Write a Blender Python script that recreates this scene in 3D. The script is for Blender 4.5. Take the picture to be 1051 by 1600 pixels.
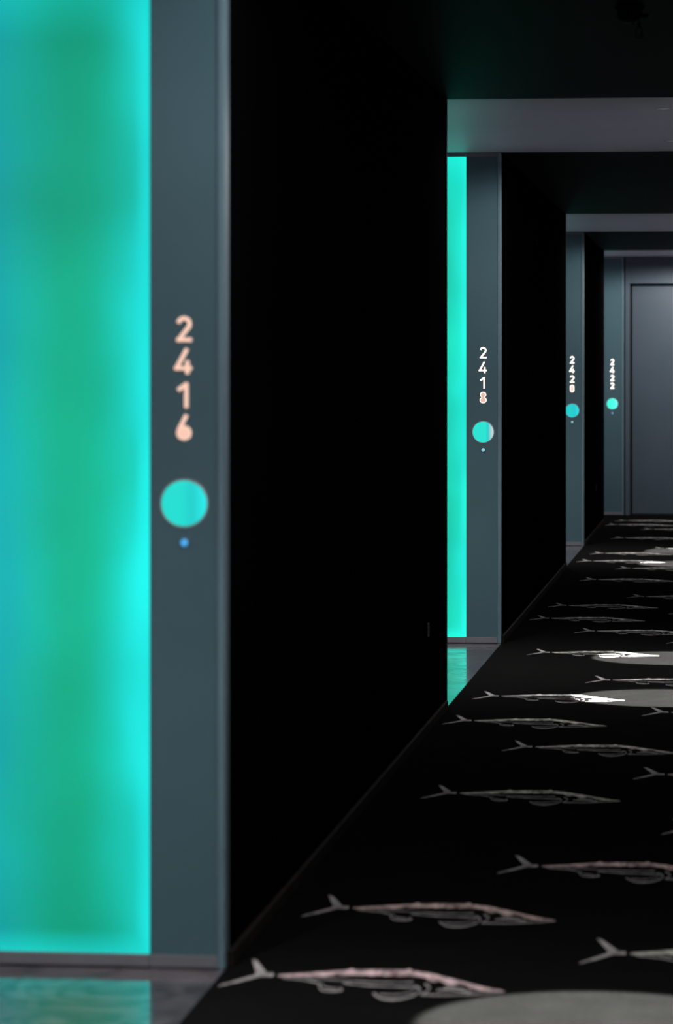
import bpy, bmesh, math, random
from mathutils import Vector
random.seed(4)
D = bpy.data
scene = bpy.context.scene
for o in list(D.objects):
    D.objects.remove(o, do_unlink=True)
C = scene.collection

# ------------------------------------------------------------------ camera
EYE = 1.27
cam_d = D.cameras.new('camera')
cam = D.objects.new('camera', cam_d)
C.objects.link(cam)
cam_d.sensor_fit = 'HORIZONTAL'
cam_d.sensor_width = 24.0
cam_d.lens = 5200.0 / 1051.0 * 24.0
cam_d.shift_y = -218.0 / 1051.0
cam_d.clip_start = 0.05
cam_d.clip_end = 200
cam.location = (0, 0, EYE)
cam.rotation_euler = (math.pi / 2, 0, math.radians(6.7504))
cam_d.dof.use_dof = True
cam_d.dof.focus_distance = 15.6
cam_d.dof.aperture_fstop = 5.6
scene.camera = cam

# ------------------------------------------------------------------ world, exposure
w = D.worlds.new('world')
scene.world = w
w.use_nodes = True
w.node_tree.nodes['Background'].inputs[0].default_value = (0.0, 0.0, 0.0, 1)
w.node_tree.nodes['Background'].inputs[1].default_value = 0.0
vs = scene.view_settings
vs.view_transform = 'Standard'
vs.look = 'None'
vs.gamma = 1.0
vs.use_curve_mapping = False
vs.exposure = 0.0

BEAM_W = 8400.0        # narrow beam of each recessed downlight
SPILL_W = 80.0         # wide spill of each recessed downlight
STEP_FILL_W = 330.0         # added unseen fill lights over the doorsteps
STEP_FILL_COL = (1.0, 0.94, 0.97)
BEAM_COL = (1.0, 0.97, 0.93)
SPILL_COL = (1.0, 0.95, 0.99)

# ------------------------------------------------------------------ layout (metres)
WX = -1.067           # left wall plane
RX = 0.52             # right wall plane
BX = -1.64            # back of the door alcoves
CH = 2.30             # ceiling height
Y0 = -3.2             # corridor end behind the viewer
YE = 29.71            # end wall
ALC = [(-1.6, 0.9), (3.95, 7.0), (12.52, 15.56), (21.66, 24.41)]   # door alcoves on the left
ZON = ALC + [(28.2, YE)]
LX = -0.26            # line of downlights
LIGHTS = [(LX, -0.9), (LX, 0.5), (LX, 4.85), (LX, 6.49), (LX, 13.05), (LX, 14.87), (LX, 22.2), (LX, 23.79), (-0.13, 28.53)]

# ------------------------------------------------------------------ materials
def mat(name, col, rough=0.6, metal=0.0, spec=0.5):
    m = D.materials.new(name); m.use_nodes = True
    b = m.node_tree.nodes['Principled BSDF']
    b.inputs['Base Color'].default_value = (*col, 1)
    b.inputs['Roughness'].default_value = rough
    b.inputs['Metallic'].default_value = metal
    b.inputs['Specular IOR Level'].default_value = spec
    return m

def nd(m, kind, **kw):
    n = m.node_tree.nodes.new(kind)
    for k, v in kw.items():
        setattr(n, k, v)
    return n

def lk(m, a, b):
    m.node_tree.links.new(a, b)

def noise(m, scale, detail=3.0, rough=0.55, coord='Object', stretch=None):
    tc = nd(m, 'ShaderNodeTexCoord')
    n = nd(m, 'ShaderNodeTexNoise')
    n.inputs['Scale'].default_value = scale
    n.inputs['Detail'].default_value = detail
    n.inputs['Roughness'].default_value = rough
    if stretch:
        mp = nd(m, 'ShaderNodeMapping')
        mp.inputs['Scale'].default_value = stretch
        lk(m, tc.outputs[coord], mp.inputs[0]); lk(m, mp.outputs[0], n.inputs['Vector'])
    else:
        lk(m, tc.outputs[coord], n.inputs['Vector'])
    return n

def ramp(m, src, stops):
    r = nd(m, 'ShaderNodeValToRGB')
    e = r.color_ramp.elements
    while len(e) < len(stops):
        e.new(0.5)
    for i, (p, c) in enumerate(stops):
        e[i].position = p; e[i].color = (*c, 1)
    lk(m, src, r.inputs[0])
    return r

def varied(name, c0, c1, scale, rough, bump=0.0, bscale=None, metal=0.0, spec=0.5, stretch=None):
    m = mat(name, c0, rough, metal, spec)
    b = m.node_tree.nodes['Principled BSDF']
    n = noise(m, scale, stretch=stretch)
    r = ramp(m, n.outputs[0], [(0.3, c0), (0.7, c1)])
    lk(m, r.outputs[0], b.inputs['Base Color'])
    if bump:
        n2 = noise(m, bscale or scale * 4)
        bp = nd(m, 'ShaderNodeBump'); bp.inputs['Strength'].default_value = bump
        bp.inputs['Distance'].default_value = 0.004
        lk(m, n2.outputs[0], bp.inputs['Height']); lk(m, bp.outputs[0], b.inputs['Normal'])
    return m

M = {}
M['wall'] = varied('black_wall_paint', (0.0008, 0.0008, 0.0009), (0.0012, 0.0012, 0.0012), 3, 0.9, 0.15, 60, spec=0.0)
M['base'] = varied('black_baseboard_lacquer', (0.006, 0.0053, 0.0043), (0.013, 0.0115, 0.0095), 8, 0.7, spec=0.002)
M['ceil_black'] = varied('black_ceiling_paint', (0.0030, 0.0032, 0.0031), (0.0045, 0.0047, 0.0046), 4, 0.55, 0.1, 30, spec=0.012)
M['ceil_grey'] = varied('grey_ceiling_paint', (0.222, 0.225, 0.258), (0.242, 0.245, 0.278), 2.5, 0.45, 0.05, 40, spec=0.5)
M['alcove'] = varied('pale_lavender_wall_paint', (0.50, 0.47, 0.53), (0.54, 0.51, 0.57), 2.5, 0.6, 0.05, 40)
M['door'] = varied('grey_door_laminate', (0.026, 0.042, 0.052), (0.031, 0.047, 0.057), 3, 0.5, 0.04, 80, spec=0.3)
M['post'] = varied('grey_metal_laminate', (0.024, 0.056, 0.064), (0.029, 0.065, 0.074), 2.0, 0.5, 0.03, 120, spec=0.3)
M['trim'] = varied('satin_aluminium_trim', (0.055, 0.098, 0.113), (0.066, 0.114, 0.130), 6, 0.45, metal=0.2)
M['sill'] = varied('dark_grey_metal_sill', (0.082, 0.086, 0.092), (0.104, 0.108, 0.114), 5, 0.4, metal=0.2)
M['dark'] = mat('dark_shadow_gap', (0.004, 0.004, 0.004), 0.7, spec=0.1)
M['black_plastic'] = varied('black_plastic', (0.0006, 0.0006, 0.0006), (0.001, 0.001, 0.001), 20, 0.6, spec=0.0)
M['grey_plastic'] = varied('dark_grey_plastic', (0.006, 0.0062, 0.006), (0.009, 0.0092, 0.009), 20, 0.5, spec=0.1)
M['white_plastic'] = varied('matt_grey_fixture_enamel', (0.20, 0.19, 0.205), (0.22, 0.21, 0.225), 20, 0.6)
M['steel'] = varied('brushed_steel', (0.40, 0.40, 0.41), (0.5, 0.5, 0.5), 30, 0.3, metal=1.0)

# black carpet with pale flecks in the pile
m = M['carpet'] = mat('black_carpet_pile', (0.01, 0.01, 0.01), 0.95, spec=0.0)
b = m.node_tree.nodes['Principled BSDF']
n1 = noise(m, 260, 2.0)
r1 = ramp(m, n1.outputs[0], [(0.0, (0.0016, 0.0017, 0.0017)), (0.55, (0.0033, 0.0034, 0.0032)), (0.74, (0.0105, 0.0105, 0.0100))])
n3 = noise(m, 9, 3.0)
mx = nd(m, 'ShaderNodeMixRGB', blend_type='MULTIPLY'); mx.inputs[0].default_value = 0.55
r3 = ramp(m, n3.outputs[0], [(0.3, (0.6, 0.6, 0.6)), (0.7, (1, 1, 1))])
lk(m, r1.outputs[0], mx.inputs[1]); lk(m, r3.outputs[0], mx.inputs[2]); lk(m, mx.outputs[0], b.inputs['Base Color'])
bp = nd(m, 'ShaderNodeBump'); bp.inputs['Strength'].default_value = 0.5; bp.inputs['Distance'].default_value = 0.003
lk(m, n1.outputs[0], bp.inputs['Height']); lk(m, bp.outputs[0], b.inputs['Normal'])

# woven fish: pale yarn, a little pink or green from fish to fish
m = M['fish'] = mat('pale_fish_yarn', (0.4, 0.38, 0.36), 0.95, spec=0.0)
b = m.node_tree.nodes['Principled BSDF']
oi = nd(m, 'ShaderNodeObjectInfo')
n1 = noise(m, 28, 4.0, 0.7, stretch=(1.0, 0.35, 1.0))
rr = ramp(m, n1.outputs[0], [(0.36, (0.14, 0.14, 0.14)), (0.6, (1, 1, 1))])
mx = nd(m, 'ShaderNodeMixRGB', blend_type='MULTIPLY'); mx.inputs[0].default_value = 1.0
lk(m, oi.outputs['Color'], mx.inputs[1]); lk(m, rr.outputs[0], mx.inputs[2]); lk(m, mx.outputs[0], b.inputs['Base Color'])
M['fish_dim'] = varied('dim_fish_yarn', (0.10, 0.10, 0.096), (0.30, 0.295, 0.28), 30, 0.95, spec=0.0)

# polished grey marble
m = M['marble'] = mat('polished_grey_marble', (0.3, 0.3, 0.3), 0.07, spec=0.5)
b = m.node_tree.nodes['Principled BSDF']
n1 = noise(m, 2.2, 6.0, 0.6, stretch=(1.6, 0.7, 1.0))
n2 = noise(m, 3.0, 5.0, 0.62, stretch=(1.0, 1.2, 1.0)); n2.inputs['Distortion'].default_value = 2.2
r1 = ramp(m, n1.outputs[0], [(0.3, (0.022, 0.019, 0.021)), (0.7, (0.085, 0.074, 0.078))])
r2 = ramp(m, n2.outputs[0], [(0.42, (1, 1, 1)), (0.50, (0.12, 0.12, 0.12)), (0.56, (1, 1, 1))])
mx = nd(m, 'ShaderNodeMixRGB', blend_type='MULTIPLY'); mx.inputs[0].default_value = 0.85
lk(m, r1.outputs[0], mx.inputs[1]); lk(m, r2.outputs[0], mx.inputs[2]); lk(m, mx.outputs[0], b.inputs['Base Color'])
rg = ramp(m, r2.outputs[0], [(0.15, (0.2, 0.2, 0.2)), (0.9, (0.05, 0.05, 0.05))])
lk(m, rg.outputs[0], b.inputs['Roughness'])
bp = nd(m, 'ShaderNodeBump'); bp.inputs['Strength'].default_value = 0.02; bp.inputs['Distance'].default_value = 0.004
lk(m, n1.outputs[0], bp.inputs['Height']); lk(m, bp.outputs[0], b.inputs['Normal'])

# edge-lit teal glass: LED strips along both edges, greener in the middle
def glass_mat(name, width, strength, seed, green, cyan):
    m = D.materials.new(name); m.use_nodes = True
    b = m.node_tree.nodes['Principled BSDF']
    b.inputs['Base Color'].default_value = (0.004, 0.02, 0.02, 1)
    b.inputs['Roughness'].default_value = 0.35
    b.inputs['Specular IOR Level'].default_value = 0.12
    tc = nd(m, 'ShaderNodeTexCoord')
    sp = nd(m, 'ShaderNodeSeparateXYZ'); lk(m, tc.outputs['Object'], sp.inputs[0])
    dv = nd(m, 'ShaderNodeMath', operation='DIVIDE'); dv.inputs[1].default_value = width
    lk(m, sp.outputs[0], dv.inputs[0])                      # 0 at the left edge, 1 at the right edge
    nz = noise(m, 2.1, 2.0, 0.5, stretch=(1.3, 1.0, 1.0))
    nz.noise_dimensions = '4D'; nz.inputs['W'].default_value = seed
    # shift the edge glow in and out with the noise
    sh = nd(m, 'ShaderNodeMath', operation='MULTIPLY_ADD'); sh.inputs[1].default_value = 0.55; sh.inputs[2].default_value = -0.275
    lk(m, nz.outputs[0], sh.inputs[0])
    ad = nd(m, 'ShaderNodeMath', operation='ADD'); lk(m, dv.outputs[0], ad.inputs[0]); lk(m, sh.outputs[0], ad.inputs[1])
    mid = tuple((g * 0.55 + c * 0.45) for g, c in zip(green, cyan))
    r = ramp(m, ad.outputs[0], [(0.0, tuple(c * k for c, k in zip(cyan, (0.5, 0.46, 0.52)))), (0.16, tuple(c * 0.75 for c in mid)),
                                (0.38, green), (0.62, tuple(c * 1.05 for c in green)), (0.84, mid), (1.0, cyan)])
    r.color_ramp.interpolation = 'B_SPLINE'
    # a crisp bright line right at the lit right edge
    ed = nd(m, 'ShaderNodeMapRange'); ed.inputs[1].default_value = 0.90; ed.inputs[2].default_value = 1.0
    ed.inputs[3].default_value = 0.0; ed.inputs[4].default_value = 1.0; lk(m, dv.outputs[0], ed.inputs[0])
    bt = nd(m, 'ShaderNodeMapRange'); bt.inputs[1].default_value = 0.0; bt.inputs[2].default_value = 0.05
    bt.inputs[3].default_value = 0.75; bt.inputs[4].default_value = 0.0; lk(m, sp.outputs[2], bt.inputs[0])
    tp = nd(m, 'ShaderNodeMapRange'); tp.inputs[1].default_value = CH - 0.35; tp.inputs[2].default_value = CH - 0.05
    tp.inputs[3].default_value = 0.0; tp.inputs[4].default_value = 0.8; lk(m, sp.outputs[2], tp.inputs[0])
    m1 = nd(m, 'ShaderNodeMath', operation='MAXIMUM'); lk(m, bt.outputs[0], m1.inputs[0]); lk(m, tp.outputs[0], m1.inputs[1])
    m2 = nd(m, 'ShaderNodeMath', operation='MAXIMUM'); lk(m, m1.outputs[0], m2.inputs[0]); lk(m, ed.outputs[0], m2.inputs[1])
    mx = nd(m, 'ShaderNodeMixRGB'); lk(m, m2.outputs[0], mx.inputs[0]); lk(m, r.outputs[0], mx.inputs[1])
    mx.inputs[2].default_value = (*cyan, 1)
    nb = noise(m, 1.5, 2.0, 0.5); nb.noise_dimensions = '4D'; nb.inputs['W'].default_value = seed + 3.7
    rb = nd(m, 'ShaderNodeMapRange'); rb.inputs[1].default_value = 0.3; rb.inputs[2].default_value = 0.7
    rb.inputs[3].default_value = 0.66 * strength; rb.inputs[4].default_value = 1.22 * strength; lk(m, nb.outputs[0], rb.inputs[0])
    lk(m, mx.outputs[0], b.inputs['Emission Color']); lk(m, rb.outputs[0], b.inputs['Emission Strength'])
    return m

def glow(name, col, strength):
    m = mat(name, tuple(min(0.5, c * 0.3) for c in col), 0.4)
    b = m.node_tree.nodes['Principled BSDF']
    b.inputs['Emission Color'].default_value = (*col, 1)
    b.inputs['Emission Strength'].default_value = strength
    return m

# ------------------------------------------------------------------ builders
def link(name, me, material=None, parent=None):
    o = D.objects.new(name, me); C.objects.link(o)
    if material is not None:
        me.materials.clear(); me.materials.append(material)
    if parent is not None:
        o.parent = parent
    return o

def mesh_from(bm, name, smooth=False):
    me = D.meshes.new(name)
    bmesh.ops.recalc_face_normals(bm, faces=bm.faces[:])
    if smooth:
        for f in bm.faces: f.smooth = True
    bm.to_mesh(me); bm.free()
    return me

def box(name, lo, hi, material, parent=None, bevel=0.0, origin=None):
    """a box given in world coordinates, or local ones when it has a parent"""
    bm = bmesh.new()
    c = [(a + b) / 2 for a, b in zip(lo, hi)]
    org = origin if origin is not None else (c[0], c[1], lo[2])
    bmesh.ops.create_cube(bm, size=1.0)
    for v in bm.verts:
        v.co = Vector([c[i] + v.co[i] * (hi[i] - lo[i]) - org[i] for i in range(3)])
    if bevel:
        bmesh.ops.bevel(bm, geom=bm.edges[:], offset=bevel, segments=2, affect='EDGES', profile=0.6)
    o = link(name, mesh_from(bm, name), material, parent)
    o.location = org
    return o

def tag(o, label=None, cat=None, group=None, kind=None):
    if label: o['label'] = label
    if cat: o['category'] = cat
    if group: o['group'] = group
    if kind: o['kind'] = kind
    return o

def struct(name, lo, hi, material, label, cat, bevel=0.0):
    return tag(box(name, lo, hi, material, None, bevel), label, cat, None, 'structure')

def empty(name, loc, label, cat, group=None, kind=None):
    o = D.objects.new(name, None); C.objects.link(o); o.location = loc; o.empty_display_size = 0.1
    return tag(o, label, cat, group, kind)

def lathe(name, prof, seg, material, parent, loc, axis='Z'):
    """surface of revolution; prof = [(radius, height)...]; axis Y makes the height run towards the viewer (-Y)"""
    bm = bmesh.new(); rings = []
    for r, z in prof:
        if r < 1e-6:
            rings.append([bm.verts.new((0, 0, z))])
        else:
            rings.append([bm.verts.new((r * math.cos(2 * math.pi * i / seg), r * math.sin(2 * math.pi * i / seg), z)) for i in range(seg)])
    for a, b_ in zip(rings, rings[1:]):
        for i in range(seg):
            j = (i + 1) % seg
            if len(a) == 1 and len(b_) > 1: bm.faces.new((a[0], b_[i], b_[j]))
            elif len(b_) == 1 and len(a) > 1: bm.faces.new((a[i], a[j], b_[0]))
            elif len(a) > 1: bm.faces.new((a[i], a[j], b_[j], b_[i]))
    if axis == 'Y':
        for v in bm.verts:
            v.co = Vector((v.co.x, -v.co.z, v.co.y))
    o = link(name, mesh_from(bm, name, True), material, parent)
    o.location = loc
    return o

# ------------------------------------------------------------------ the shell
floor = struct('floor', (WX, Y0, -0.08), (RX, YE + 0.17, 0.0), M['carpet'], 'black patterned carpet with pale fish running down the corridor', 'carpet')
prev = Y0
RW = ['near the corridor start', 'facing the wall before room 2416', 'facing the wall between 2416 and 2418', 'facing the wall between 2418 and 2420', 'facing the wall before the end door']
RO = ['at the corridor start', 'opposite number 2416', 'opposite number 2418', 'opposite number 2420', 'next to the end door']
for k, (a, b_) in enumerate(ZON):
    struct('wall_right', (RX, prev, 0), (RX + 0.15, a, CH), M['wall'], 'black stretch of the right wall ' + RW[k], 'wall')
    struct('baseboard_right', (RX - 0.012, prev, 0), (RX, a, 0.035), M['base'], 'thin black baseboard on the right ' + RW[k], 'baseboard')
    e = b_ if k < 4 else YE + 0.15
    struct('wall_right', (RX + 0.10, a, 0), (RX + 0.15, e, CH), M['alcove'], 'pale recessed wall of the right side ' + RO[k], 'wall')  # unseen pale recess, added to bounce light onto ceiling and posts
    struct('floor_marble', (RX, a, -0.08), (RX + 0.10, e, 0.001), M['marble'], 'narrow marble sill on the right side ' + RO[k], 'marble floor')
    d = empty('door_%d' % (k + 6), (RX + 0.10, (a + min(e, YE)) / 2, 0.001), 'pale room door on the right side ' + RO[k], 'door', None, 'structure')
    box('door_leaf', (-0.035, -0.45, 0.008), (-0.001, 0.45, 2.05), M['alcove'], d, 0.002)  # unseen leaf, added pale to bounce light like the recess wall
    for s_ in (-1, 1):
        box('jamb', (-0.05, min(s_ * 0.452, s_ * 0.52), 0), (-0.001, max(s_ * 0.452, s_ * 0.52), 2.12), M['trim'], d, 0.002)
    box('header', (-0.05, -0.452, 2.055), (-0.001, 0.452, 2.12), M['trim'], d, 0.002)
    h = box('handle', (-0.10, -0.40, 1.0), (-0.085, -0.27, 1.02), M['steel'], d, 0.004)
    box('handle_stem', (0.004, -0.06, 0.002), (0.056, -0.044, 0.018), M['steel'], h, 0.003)
    prev = b_
struct('wall_near', (BX, Y0 - 0.15, 0), (RX, Y0, CH), M['wall'], 'black wall closing the near end of the corridor', 'wall')

# ceiling: black between the door zones, pale grey across each door zone
edges = [Y0] + [v for z in ZON for v in z]
names_b = ['black ceiling stretch behind the first door zone', 'black ceiling stretch before room 2416', 'black ceiling stretch between rooms 2416 and 2418',
           'black ceiling stretch between rooms 2418 and 2420', 'short black ceiling stretch between room 2420 and the end door']
names_g = ['grey ceiling strip nearest the corridor start', 'grey ceiling strip across the corridor at room 2416', 'wide grey ceiling strip across the corridor at room 2418',
           'grey ceiling strip across the corridor at room 2420', 'thin grey ceiling strip in front of the end door 2422']
prev = Y0
for k, (a, b_) in enumerate(ZON):
    struct('ceiling', (BX - 0.1, prev, CH), (RX + 0.15, a, CH + 0.1), M['ceil_black'], names_b[k], 'ceiling')
    struct('ceiling', (BX - 0.1, a, CH), (RX + 0.15, b_ if k < 4 else YE + 0.15, CH + 0.1), M['ceil_grey'], names_g[k], 'ceiling')
    prev = b_

# black wall blocks between the alcoves
names_w = ['black left wall stretch at the corridor start', 'black left wall stretch before room 2416', 'broad black left wall between rooms 2416 and 2418',
           'black left wall between rooms 2418 and 2420', 'narrow black left wall between room 2420 and the end door']
PD = 0.06            # depth of the post and panel in front of each block
prev = Y0
for k, (a, b_) in enumerate(ZON):
    y0 = prev + (PD if k else 0)
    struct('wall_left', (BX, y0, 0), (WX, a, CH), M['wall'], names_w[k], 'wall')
    struct('baseboard_left', (WX, y0 - (0.03 if k else 0), 0), (WX + 0.012, a - 0.03, 0.035), M['base'],
           names_w[k].replace('left wall', 'baseboard of the left wall').replace('stretch ', ''), 'baseboard', 0.003)
    struct('trim_%d' % (k + 1), (WX - 0.02, a - 0.03, 0), (WX + 0.006, a + 0.004, CH), M['base'],
           'slim dark corner trim where the ' + names_w[k].replace('black ', 'black '), 'trim', 0.002)
    prev = b_

# alcove floors and alcove back walls with their room doors
rooms = ['2414', '2416', '2418', '2420']
for k, (a, b_) in enumerate(ALC):
    struct('floor_marble', (BX, a, -0.08), (WX, b_ + PD, 0.001), M['marble'], 'polished grey marble strip in the alcove of room ' + rooms[k] if k else 'polished grey marble strip in the alcove at the corridor start', 'marble floor')
    struct('wall_alcove', (BX - 0.12, a, 0), (BX, b_ + PD, CH), M['alcove'], 'grey back wall of the alcove of room ' + rooms[k] if k else 'grey back wall of the alcove at the corridor start', 'wall')
    d = empty('door_%d' % (k + 1), (BX, (a + b_) / 2, 0.001), 'grey room door in the alcove of room ' + rooms[k] if k else 'grey room door in the alcove at the corridor start', 'door', None, 'structure')
    box('door_leaf', (0.0, -0.45, 0.008), (0.035, 0.45, 2.05), M['door'], d, 0.002)
    for s in (-1, 1):
        box('jamb', (0.0, min(s * 0.452, s * 0.52), 0), (0.05, max(s * 0.452, s * 0.52), 2.12), M['trim'], d, 0.002)
    box('header', (0.0, -0.452, 2.055), (0.05, 0.452, 2.12), M['trim'], d, 0.002)
    h = box('handle', (0.085, -0.40, 1.0), (0.10, -0.27, 1.02), M['steel'], d, 0.004)
    box('handle_stem', (-0.052, -0.06, 0.002), (-0.004, -0.044, 0.018), M['steel'], h, 0.003)

# ------------------------------------------------------------------ end wall and end door
EX = -0.944
end = struct('wall_end', (BX, YE + 0.17, 0), (RX, YE + 0.26, CH), M['wall'], 'wall at the far end of the corridor behind the end door', 'wall')
struct('wall_alcove', (BX - 0.12, 28.2, 0), (BX, YE + 0.26, CH), M['alcove'], 'grey side wall of the small recess left of the end door', 'wall')
struct('floor_recess', (BX, 28.2, -0.08), (WX, YE + 0.17, 0.0), M['carpet'], 'black carpet in the small recess left of the end door', 'carpet')
d = empty('door_5', (EX, YE, 0.0), 'tall grey end door with deep frame and wide header, room 2422', 'door', None, 'structure')
LEAFW = 1.0
box('frame_seam', (0.0, 0.02, 0), (0.013, 0.16, CH), M['dark'], d)
box('jamb', (0.012, 0.0, 0.0), (0.052, 0.16, CH - 0.001), M['door'], d, 0.002)
box('jamb', (0.052 + LEAFW, 0.0, 0.0), (0.092 + LEAFW, 0.16, CH - 0.001), M['door'], d, 0.002)
box('header', (0.0525, 0.004, 2.062), (0.0515 + LEAFW, 0.16, CH - 0.001), M['door'], d, 0.002)
leaf = box('door_leaf', (0.0725, 0.130, 0.010), (0.0515 + LEAFW, 0.16, 2.06), M['door'], d, 0.001)
box('threshold', (0.0525, 0.0, 0.0), (0.0515 + LEAFW, 0.16, 0.006), M['dark'], d)
box('door_seal', (0.0525, 0.138, 0.010), (0.0722, 0.16, 2.06), M['dark'], d)  # dark strip painted in for the soft shade beside the jamb
h = lathe('handle_rose', [(0, 0.012), (0.026, 0.012), (0.028, 0.0)], 24, M['steel'], leaf, (LEAFW / 2 - 0.08, -0.0125, 0.99), 'Y')
box('handle', (-0.11, -0.055, -0.01), (0.012, -0.04, 0.01), M['steel'], leaf, 0.004).location = (LEAFW / 2 - 0.13, -0.0625, 0.99)
struct('wall_end', (EX + 0.092 + LEAFW, YE, 0), (RX, YE + 0.17, CH), M['post'], 'narrow grey panel right of the end door', 'wall')

# ------------------------------------------------------------------ number digits: open narrow numerals cut as stencils
DH, SW = 0.054, 0.155        # digit height in metres, stroke as a share of the height
def arc(cx, cy, rx, ry, a0, a1, n=14):
    return [(cx + rx * math.cos(math.radians(a0 + (a1 - a0) * i / n)), cy + ry * math.sin(math.radians(a0 + (a1 - a0) * i / n))) for i in range(n + 1)]
s2 = SW / 2
GLYPH = {   # strokes run inside a box 0.60 wide and 1 high, centred on x = 0
    '2': [arc(0, 0.70, 0.30 - s2, 0.30 - s2, 172, -30) + [(-0.30 + s2 + 0.01, s2)], [(-0.30, s2), (0.31, s2)]],
    '4': [[(0.12, 1.0), (-0.30, 0.235)], [(-0.385, 0.235), (0.32, 0.235)], [(0.13, 0.54), (0.13, 0.0)]],
    '1': [[(0.09, 1.0), (0.09, 0.0)], [(0.10, 0.94), (-0.24, 0.70)]],
    '6': [arc(0, 0.29, 0.30 - s2, 0.29 - s2, 0, 360, 28), [(0.10, 1.0), (-0.20, 0.42)]],
    '8': [arc(0, 0.745, 0.275 - s2, 0.255 - s2, 0, 360, 28), arc(0, 0.275, 0.31 - s2, 0.275 - s2, 0, 360, 28)],
    '0': [arc(0, 0.72, 0.29 - s2, 0.28 - s2, 0, 180) + arc(0, 0.28, 0.29 - s2, 0.28 - s2, 180, 360) + [(0.29 - s2, 0.72)]],
}
CI = SW * 0.52      # the counters are filled with dimmer diffuser that leaves only a thin bright rim
COUNTER = {
    '6': [arc(0, 0.29, 0.30 - CI, 0.29 - CI, 0, 360, 28)[:-1]],
    '8': [arc(0, 0.745, 0.275 - CI, 0.255 - CI, -62, 242, 26) + arc(0, 0.275, 0.31 - CI, 0.275 - CI, 118, 422, 26)],
    '0': [arc(0, 0.72, 0.29 - CI, 0.28 - CI, 0, 180) + arc(0, 0.28, 0.29 - CI, 0.28 - CI, 180, 360)],
}
def sweep(pts, wid):
    closed = abs(pts[0][0] - pts[-1][0]) < 1e-5 and abs(pts[0][1] - pts[-1][1]) < 1e-5
    L, R = [], []
    n = len(pts)
    for i, p in enumerate(pts):
        a = pts[i - 1] if i > 0 else (pts[-2] if closed else pts[0])
        c = pts[i + 1] if i < n - 1 else (pts[1] if closed else pts[-1])
        v1 = Vector((p[0] - a[0], p[1] - a[1])); v2 = Vector((c[0] - p[0], c[1] - p[1]))
        if v1.length < 1e-7: v1 = v2.copy()
        if v2.length < 1e-7: v2 = v1.copy()
        v1.normalize(); v2.normalize()
        t = (v1 + v2)
        t = t.normalized() if t.length > 1e-6 else v1
        nrm = Vector((-t.y, t.x)); k = 1.0 / max(0.55, nrm.dot(Vector((-v1.y, v1.x))))
        L.append((p[0] + nrm.x * wid / 2 * k, p[1] + nrm.y * wid / 2 * k)); R.append((p[0] - nrm.x * wid / 2 * k, p[1] - nrm.y * wid / 2 * k))
    return L, R

DIG, CNT = {}, {}
def glyph_mesh(ch):
    if ch not in DIG:
        bm = bmesh.new()
        for st in GLYPH[ch]:
            L, R = sweep(st, SW)
            f = [[bm.verts.new((x * DH, y_, z * DH)) for x, z in side] for y_ in (-0.003, 0.0) for side in (L, R)]
            for i in range(len(L) - 1):
                bm.faces.new((f[0][i], f[0][i + 1], f[1][i + 1], f[1][i]))
                bm.faces.new((f[2][i], f[3][i], f[3][i + 1], f[2][i + 1]))
                bm.faces.new((f[0][i], f[2][i], f[2][i + 1], f[0][i + 1]))
                bm.faces.new((f[1][i], f[1][i + 1], f[3][i + 1], f[3][i]))
            for i in (0, len(L) - 1):
                bm.faces.new((f[0][i], f[1][i], f[3][i], f[2][i]))
        DIG[ch] = mesh_from(bm, 'digit')
        if ch in COUNTER:
            bm = bmesh.new()
            for poly in COUNTER[ch]:
                fr = [bm.verts.new((x * DH, -0.0034, z * DH)) for x, z in poly]
                bk = [bm.verts.new((x * DH, 0.0, z * DH)) for x, z in poly]
                bm.faces.new(fr); bm.faces.new(bk[::-1])
                for i in range(len(fr)):
                    j = (i + 1) % len(fr); bm.faces.new((fr[i], bk[i], bk[j], fr[j]))
            CNT[ch] = mesh_from(bm, 'counter')
    return DIG[ch], CNT.get(ch)

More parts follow.
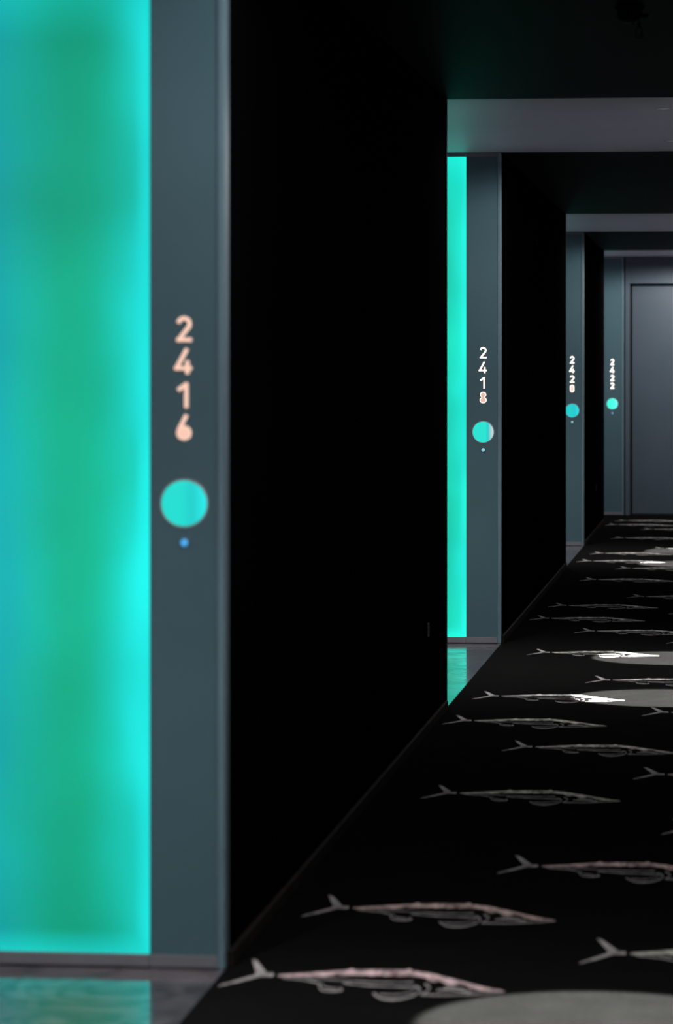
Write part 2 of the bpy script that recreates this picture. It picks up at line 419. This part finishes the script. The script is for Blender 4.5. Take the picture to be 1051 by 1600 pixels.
# ------------------------------------------------------------------ number post and its edge-lit glass panel
def number_post(x_right, y, number, wid, bx, dcol, dstr, ccol, cstr, button, blab, label, kid):
    """x_right: corridor-side edge, y: face towards the viewer, bx: line of the digits left of x_right"""
    t = empty('number_post', (x_right, y, 0.001), label, 'room sign', 'room number posts')
    top = CH - 0.003
    box('body', (-wid, 0.0, 0.0), (-0.0165, PD - 0.001, top), M['post'], t, 0.001)
    box('edge_trim', (-0.0160, -0.003, 0.0), (0.0, PD - 0.001, top), M['trim'], t, 0.002)
    box('plinth', (-wid, -0.004, 0.003), (-0.0165, -0.0002, 0.028), M['sill'], t, 0.001)
    box('top_cap', (-wid, -0.004, top - 0.016), (-0.0165, -0.0002, top), M['sill'], t, 0.001)
    dm = glow('digit_glow_' + number, dcol, dstr)
    cm = glow('counter_glow_' + number, ccol, cstr)
    for i, ch in enumerate(number):
        zc = (1.3615, 1.2925, 1.2205, 1.1515)[i]
        g, c = glyph_mesh(ch)
        o = link('digit', g.copy(), dm, t); o.location = (-bx, -0.0002, zc - DH / 2)
        if c is not None:
            link('counter', c.copy(), cm, o)
    R = 0.0515
    bz = lathe('button_ring', [(R + 0.0012, 0.0), (R + 0.0010, 0.0012), (R - 0.0012, 0.0016), (R - 0.0022, 0.001), (R - 0.0022, 0.0)], 56, M['ring'], t, (-bx, -0.0002, 0.990), 'Y')
    lathe('button_lens', [(R - 0.0025, 0.0), (R - 0.003, 0.0008), (R * 0.8, 0.0014), (R * 0.4, 0.0018), (0, 0.002)], 56, button, t, (-bx, -0.0002, 0.990), 'Y')
    sn = lathe('sensor_ring', [(0.0125, 0.0), (0.0122, 0.001), (0.0088, 0.0014), (0.0084, 0.0004), (0.0084, 0.0)], 32, M['sensor_ring'], t, (-bx, -0.0002, 0.9065), 'Y')
    lathe('sensor_lens', [(0.0082, 0.0), (0.006, 0.001), (0.003, 0.0014), (0, 0.0016)], 24, blab, sn, (0, 0, 0), 'Y')
    return t

def glass_panel(x0, x1, y, material, label, stile=True):
    """x0..x1: the lit glass; y: face towards the viewer"""
    t = empty('light_panel', (x0, y, 0.001), label, 'light panel', 'edge-lit glass panels beside the number posts')
    wd = x1 - x0; top = CH - 0.003
    box('back_box', (-0.001, 0.02, 0.028), (wd, PD - 0.001, top - 0.016), M['dark'], t)
    box('lit_glass', (0.0, 0.004, 0.029), (wd - 0.001, 0.018, top - 0.017), material, t, origin=(0, 0.004, 0.029))
    box('sill', (0.0, -0.004, 0.003), (wd - 0.001, 0.02, 0.0285), M['sill'], t, 0.001)
    box('head_rail', (0.0, -0.004, top - 0.0165), (wd - 0.001, 0.02, top), M['sill'], t, 0.001)
    box('stile', (BX - x0 + 0.002, -0.002, 0.0), (-0.002, PD - 0.001, top), M['post'], t, 0.001)
    return t

M['ring'] = varied('pinkish_metal_button_ring', (0.16, 0.14, 0.145), (0.19, 0.17, 0.17), 30, 0.45, metal=0.3)
M['sensor_ring'] = varied('dark_blue_sensor_ring', (0.014, 0.035, 0.055), (0.02, 0.045, 0.068), 40, 0.35, metal=0.3)

def button_mat(name, base, mid, edge, strength, crescent=None):
    """teal push-button lens, lit from behind; its glow runs from one side to the other"""
    m = mat(name, (0.004, 0.03, 0.03), 0.45, spec=0.1)
    b = m.node_tree.nodes['Principled BSDF']
    tc = nd(m, 'ShaderNodeTexCoord'); sp = nd(m, 'ShaderNodeSeparateXYZ'); lk(m, tc.outputs['Object'], sp.inputs[0])
    mr = nd(m, 'ShaderNodeMapRange'); mr.inputs[1].default_value = -0.05; mr.inputs[2].default_value = 0.05
    lk(m, sp.outputs[0], mr.inputs[0])
    stops = [(0.0, base), (0.45, base), (0.68, mid), (0.95, edge)]
    if crescent: stops = [(0.0, base), (0.60, base), (0.74, mid), (0.97, crescent)]
    r = ramp(m, mr.outputs[0], stops)
    lk(m, r.outputs[0], b.inputs['Emission Color']); b.inputs['Emission Strength'].default_value = strength
    return m

PW = 0.1625
GL = 0.336           # width of the lit glass
WARM = (1.0, 0.90, 0.82)
PINK = (0.92, 0.60, 0.47)
G1, C1 = (0.004, 0.36, 0.205), (0.010, 0.78, 0.74)
G2, C2 = (0.006, 0.54, 0.34), (0.015, 0.92, 0.77)

b1 = button_mat('button_glow_2416', (0.016, 0.70, 0.62), (0.014, 0.60, 0.58), (0.02, 0.80, 0.80), 1.0)
b2 = button_mat('button_glow_2418', (0.022, 0.74, 0.62), (0.02, 0.60, 0.56), (0.02, 0.7, 0.7), 1.0, (0.62, 0.66, 0.74))
b3 = button_mat('button_glow_2420', (0.016, 0.60, 0.60), (0.016, 0.56, 0.58), (0.02, 0.72, 0.76), 1.0)
b4 = button_mat('button_glow_2422', (0.06, 0.90, 0.72), (0.08, 0.95, 0.80), (0.2, 1.0, 0.88), 1.05)
bl1 = glow('sensor_glow_blue', (0.05, 0.36, 0.75), 0.85)
bl2 = glow('sensor_glow_teal', (0.25, 0.55, 0.58), 0.8)
bl4 = glow('sensor_glow_pale_blue', (0.22, 0.42, 0.75), 0.7)

number_post(WX, 7.0, '2416', PW, 0.0880, PINK, 0.85, (0.90, 0.56, 0.43), 0.80, b1, bl1, 'tall grey metal post with glowing pink number 2416', 1)
number_post(WX, 15.56, '2418', PW, 0.0835, WARM, 1.0, (0.72, 0.45, 0.36), 0.82, b2, bl2, 'grey metal post with glowing number 2418 and half white teal button', 2)
number_post(WX, 24.41, '2420', PW, 0.0850, WARM, 1.7, (0.85, 0.62, 0.52), 0.85, b3, bl2, 'grey metal post with glowing number 2420 over marble', 3)
number_post(EX, YE, '2422', 0.1745, 0.1015, WARM, 2.0, (0.85, 0.62, 0.52), 0.85, b4, bl4, 'bluish grey post with glowing number 2422 beside the end door', 4)
glass_panel(WX - PW - GL, WX - PW, 7.0, glass_mat('teal_lit_glass_2416', GL, 1.0, 1.3, G1, C1), 'large glowing teal glass panel left of number 2416')
glass_panel(WX - PW - GL, WX - PW, 15.56, glass_mat('teal_lit_glass_2418', GL, 1.0, 4.1, G2, C2), 'tall narrow glowing teal glass strip left of number 2418')
glass_panel(EX - 0.1745 - GL, EX - 0.1745, YE, glass_mat('teal_lit_glass_2422', GL, 0.35, 7.7, G1, C1), 'thin sliver of teal lit glass left of number 2422')
glass_panel(WX - PW - GL, WX - PW, 24.41, glass_mat('teal_lit_glass_2420', GL, 0.8, 9.9, G1, C1), 'teal lit glass panel in the recess left of number 2420')

# ------------------------------------------------------------------ fish woven into the carpet
# outline drawn with x along the fish (0 tail, 835 snout) and y across it; one unit = 0.71 mm along, 3.9 mm across
FILL = [
    [(38, 46), (54, 44), (114, 5), (96, -2), (80, 7)],                                # upper tail lobe
    [(2, -36), (10, -31), (86, 0), (100, -5), (46, -24)],                              # lower tail lobe
    [(80, 4), (136, 5), (138, -4), (84, -5)],                                         # tail root
    [(152, 1), (170, 2), (235, 8), (335, 18), (435, 23), (530, 22), (585, 17), (635, 7), (705, -8), (775, -23), (836, -33),
     (836, -35), (775, -31), (740, -29), (724, -20), (710, -14), (694, -12), (680, -17), (662, -18), (648, -9), (632, -5), (618, -10),
     (608, -8), (590, 2), (570, 6), (550, 3), (530, 7), (510, 4), (490, 8), (470, 4), (450, 8), (430, 4), (410, 7), (390, 3), (370, 6), (350, 2),
     (335, 4), (300, 0), (235, -2), (152, -4)],
    [(344, 18), (358, 24), (370, 20)], [(510, 21), (530, 27), (542, 21)],             # back fins
]
LINE = [
    ([(170, -8), (240, -12), (285, -20), (305, -25)], 2.4),
    ([(288, -22), (306, -42), (345, -43), (372, -40), (356, -33)], 3.2),
    ([(310, -32), (350, -36)], 2.0),
    ([(356, -18), (425, -25), (505, -26), (575, -27)], 2.6),
    ([(240, -6), (330, -10), (400, -13), (470, -14), (560, -12)], 1.6),
    ([(462, -45), (490, -61), (530, -63), (565, -58), (592, -43), (590, -30), (570, -23)], 4.0),
    ([(480, -48), (530, -50), (578, -38)], 1.6),
    ([(596, -16), (618, -26), (612, -40), (600, -46)], 3.2),
    ([(600, -47), (690, -47), (765, -41), (832, -35)], 2.6),
    ([(640, -34), (672, -30), (705, -34), (740, -36)], 3.4),
    ([(655, -22), (690, -24), (720, -30)], 2.0),
]
SU, SV = 0.593 / 835.0, 0.0039
def fish_mesh():
    bm = bmesh.new()
    def smooth(p):
        out = []
        for i in range(len(p)):
            a_, b2 = p[i], p[(i + 1) % len(p)]
            out += [(a_[0] * 0.75 + b2[0] * 0.25, a_[1] * 0.75 + b2[1] * 0.25), (a_[0] * 0.25 + b2[0] * 0.75, a_[1] * 0.25 + b2[1] * 0.75)]
        return out
    def smooth_line(p):
        q = [p[0]]
        for a_, b2 in zip(p, p[1:]):
            q += [(a_[0] * 0.75 + b2[0] * 0.25, a_[1] * 0.75 + b2[1] * 0.25), (a_[0] * 0.25 + b2[0] * 0.75, a_[1] * 0.25 + b2[1] * 0.75)]
        return q + [p[-1]]
    polys = [smooth(smooth(p)) if len(p) > 10 else list(p) for p in FILL]
    quads = []
    for pts, wd in LINE:
        L, R = sweep(smooth_line(smooth_line(pts)) if len(pts) > 2 else pts, wd)
        for i in range(len(L) - 1):
            quads.append([L[i], L[i + 1], R[i + 1], R[i]])
    faces = []
    for q, poly in enumerate(polys + quads):
        vs_ = [bm.verts.new((x * SU, y * SV, 0.0012)) for x, y in poly]
        f = bm.faces.new(vs_)
        f.normal_update()
        if f.normal.z < 0: f.normal_flip()
        f.material_index = 0 if 2 < q < len(polys) else 1
        faces.append(f)
    bmesh.ops.triangulate(bm, faces=[f for f in bm.faces if len(f.verts) > 4])
    ex = bmesh.ops.extrude_face_region(bm, geom=bm.faces[:])
    for v in [g for g in ex['geom'] if isinstance(g, bmesh.types.BMVert)]:
        v.co.z = 0.0020
    me = D.meshes.new('fish_motif'); 
    bmesh.ops.recalc_face_normals(bm, faces=bm.faces[:])
    bm.to_mesh(me); bm.free()
    me.materials.append(M['fish']); me.materials.append(M['fish_dim'])
    return me
FM = fish_mesh()
FISH = [(-1.053, 6.941), (-0.996, 7.837), (-0.325, 7.293), (-0.589, 8.556), (-0.191, 9.317), (-0.918, 10.013), (-0.305, 10.553), (-0.765, 11.277),
        (-1.035, 12.103), (-1.000, 13.037), (-0.328, 12.485), (-0.591, 13.770), (-0.191, 14.52), (-0.911, 15.092), (-0.300, 15.798), (-0.759, 16.371),
        (-1.028, 17.196), (-0.327, 17.69), (-0.984, 18.153), (-0.584, 18.931), (-0.191, 19.72), (-0.916, 20.448), (-0.303, 21.02), (-0.742, 21.645),
        (-1.028, 22.459), (-0.327, 22.89), (-0.982, 23.424), (-0.575, 24.13), (-0.191, 24.9), (-0.912, 25.618), (-0.303, 26.2), (-0.726, 27.057),
        (-1.039, 27.819), (-0.327, 28.1), (-0.985, 28.62),
        (-1.04, 1.74), (-0.99, 2.64), (-0.325, 2.09), (-0.589, 3.36), (-0.191, 4.12), (-0.915, 4.8), (-0.305, 5.38), (-0.76, 6.05)]
YARN = [(0.50, 0.38, 0.37), (0.50, 0.39, 0.35), (0.44, 0.46, 0.38), (0.52, 0.40, 0.37), (0.46, 0.46, 0.44), (0.46, 0.48, 0.39), (0.47, 0.46, 0.44), (0.47, 0.45, 0.42)]
for k, (x, y) in enumerate(FISH):
    o = D.objects.new('fish_motif', FM); C.objects.link(o)
    o.color = (*(YARN[k] if k < 8 else random.choice(YARN[4:])), 1)
    o.parent = floor
    o.location = (x - floor.location.x, y - floor.location.y, 0.08)

# ------------------------------------------------------------------ recessed downlights (narrow beam and weak wide spill)
M['lamp'] = glow('downlight_lens_glow', (1.0, 0.96, 0.9), 0.15)
where = ['first behind the viewer', 'second behind the viewer', 'before room 2416', 'at room 2416', 'where the wide grey strip at 2418 begins', 'right by the post of 2418',
         'at the start of the farther grey strip of 2420', 'beside the 2420 post over the far pool of light', 'before the end door']
for i, (lx, y) in enumerate(LIGHTS):
    t = empty('recessed_downlight', (lx, y, CH), 'small round recessed ceiling spotlight ' + where[i], 'downlight', 'recessed corridor downlights')
    lathe('trim_ring', [(0.038, 0.0), (0.037, -0.002), (0.031, -0.0025), (0.027, 0.0)], 32, M['white_plastic'], t, (0, 0, 0))
    lathe('lens', [(0.0265, -0.0003), (0.015, -0.0003), (0, -0.0003)], 24, M['lamp'], t, (0, 0, 0))
    for nm, watt, ang, blend, rad, col in (('beam', BEAM_W, 17.9, 0.10, 0.012, BEAM_COL), ('spill', SPILL_W, 176, 0.2, 0.02, SPILL_COL)):
        l = D.lights.new(nm, 'SPOT'); l.energy = watt * (2.4 if (i == 8 and nm == 'spill') else 1.0); l.spot_size = math.radians(ang); l.spot_blend = blend
        l.shadow_soft_size = rad; l.color = col
        lo = D.objects.new(nm, l); C.objects.link(lo); lo.parent = t; lo.location = (0, 0, -0.02)

# added fill light in each alcove, out of view, brightening lower posts and marble
AW = ['at the corridor start', 'inside the 2416 recess', 'above the doorstep left of 2418', 'far down the corridor by the 2420 doorstep']
for k, (a, b_) in enumerate(ALC):
    t = empty('alcove_downlight', (-1.36, b_ - 1.25, CH), 'small round doorstep ceiling light ' + AW[k], 'downlight', 'doorstep downlights')
    lathe('trim_ring', [(0.038, 0.0), (0.037, -0.002), (0.031, -0.0025), (0.027, 0.0)], 32, M['white_plastic'], t, (0, 0, 0))
    lathe('lens', [(0.0265, -0.0003), (0.015, -0.0003), (0, -0.0003)], 24, M['lamp'], t, (0, 0, 0))
    l = D.lights.new('doorstep_beam', 'SPOT'); l.energy = STEP_FILL_W; l.spot_size = math.radians(100); l.spot_blend = 1.0
    l.shadow_soft_size = 0.03; l.color = STEP_FILL_COL
    lo = D.objects.new('doorstep_beam', l); C.objects.link(lo); lo.parent = t; lo.location = (0, 0, -0.02)

# ------------------------------------------------------------------ small things
t = empty('smoke_detector', (-0.281, 9.36, CH), 'small round dark smoke detector on the black ceiling', 'smoke detector')
lathe('base', [(0, 0.0), (0.040, 0.0), (0.042, -0.012), (0.039, -0.018), (0, -0.018)], 36, M['grey_plastic'], t, (0, 0, 0))
lathe('sensor_cage', [(0.024, -0.018), (0.026, -0.030), (0.034, -0.036), (0.030, -0.044), (0.015, -0.050), (0, -0.051)], 36, M['grey_plastic'], t, (0, 0, 0))
for k in range(8):
    a = math.pi * 2 * k / 8
    o = box('vent_rib', (-0.002, 0.024, -0.036), (0.002, 0.036, -0.018), M['grey_plastic'], t, origin=(0, 0, -0.018)); o.rotation_euler = (0, 0, a)
lathe('indicator', [(0.004, -0.050), (0.003, -0.054), (0, -0.055)], 12, M['black_plastic'], t, (0.010, -0.006, 0))
t = empty('sprinkler_head', (-0.262, 9.62, CH), 'tiny sprinkler head hanging behind the smoke detector', 'sprinkler')
lathe('rosette', [(0, 0), (0.028, 0.0), (0.026, -0.006), (0.010, -0.008), (0, -0.008)], 24, M['black_plastic'], t, (0, 0, 0))
lathe('stem', [(0.006, -0.008), (0.006, -0.040), (0, -0.040)], 12, M['grey_plastic'], t, (0, 0, 0))
for s in (-1, 1):
    box('yoke_arm', (s * 0.008 - 0.0015, -0.002, -0.062), (s * 0.008 + 0.0015, 0.002, -0.036), M['grey_plastic'], t)
lathe('deflector', [(0, -0.062), (0.016, -0.062), (0.016, -0.0645), (0, -0.066)], 20, M['grey_plastic'], t, (0, 0, 0))

def socket(y, z, label):
    t = empty('wall_socket', (WX, y, z), label, 'socket', 'wall sockets near the baseboard')
    box('plate', (0.0005, -0.041, -0.041), (0.010, 0.041, 0.041), M['black_plastic'], t, 0.003)
    o = box('insert', (0.010, -0.024, -0.024), (0.013, 0.024, 0.024), M['grey_plastic'], t, 0.002)
    for s in (-1, 1):
        box('pin_hole', (0.0012, s * 0.009 - 0.003, 0.021), (0.0020, s * 0.009 + 0.003, 0.027), M['dark'], o)
socket(11.66, 0.364, 'small black wall socket low on wall before room 2418')
socket(26.36, 0.357, 'small black wall socket low on wall before the end door')

t = empty('wall_box', (WX, 17.75, 1.94), 'small black box mounted high on the wall beyond room 2418', 'wall box')
box('housing', (0.0005, -0.16, 0.0), (0.055, 0.16, 0.13), M['black_plastic'], t, 0.006)
box('front_cover', (0.055, -0.145, 0.012), (0.060, 0.145, 0.118), M['black_plastic'], t, 0.002)
for sy in (-1, 1):
    for z in (0.010, 0.12):
        lathe('screw', [(0, 0.002), (0.004, 0.002), (0.005, 0.0)], 10, M['grey_plastic'], t, (0.05, sy * 0.1615 if sy < 0 else 0.1615, z), 'Y')

t = empty('wall_pull', (WX, 18.5, 0.80), 'tiny dark metal pull knob on the wall between 2418 and 2420', 'knob')
o = lathe('rose', [(0, 0.004), (0.018, 0.004), (0.020, 0.0)], 20, M['black_plastic'], t, (0.0005, 0, 0)); o.rotation_euler = (0, math.pi / 2, 0)
o = lathe('knob', [(0.006, 0.0), (0.006, 0.014), (0.013, 0.020), (0.013, 0.030), (0.009, 0.034), (0, 0.034)], 20, M['black_plastic'], t, (0.004, 0, 0)); o.rotation_euler = (0, math.radians(60), 0)
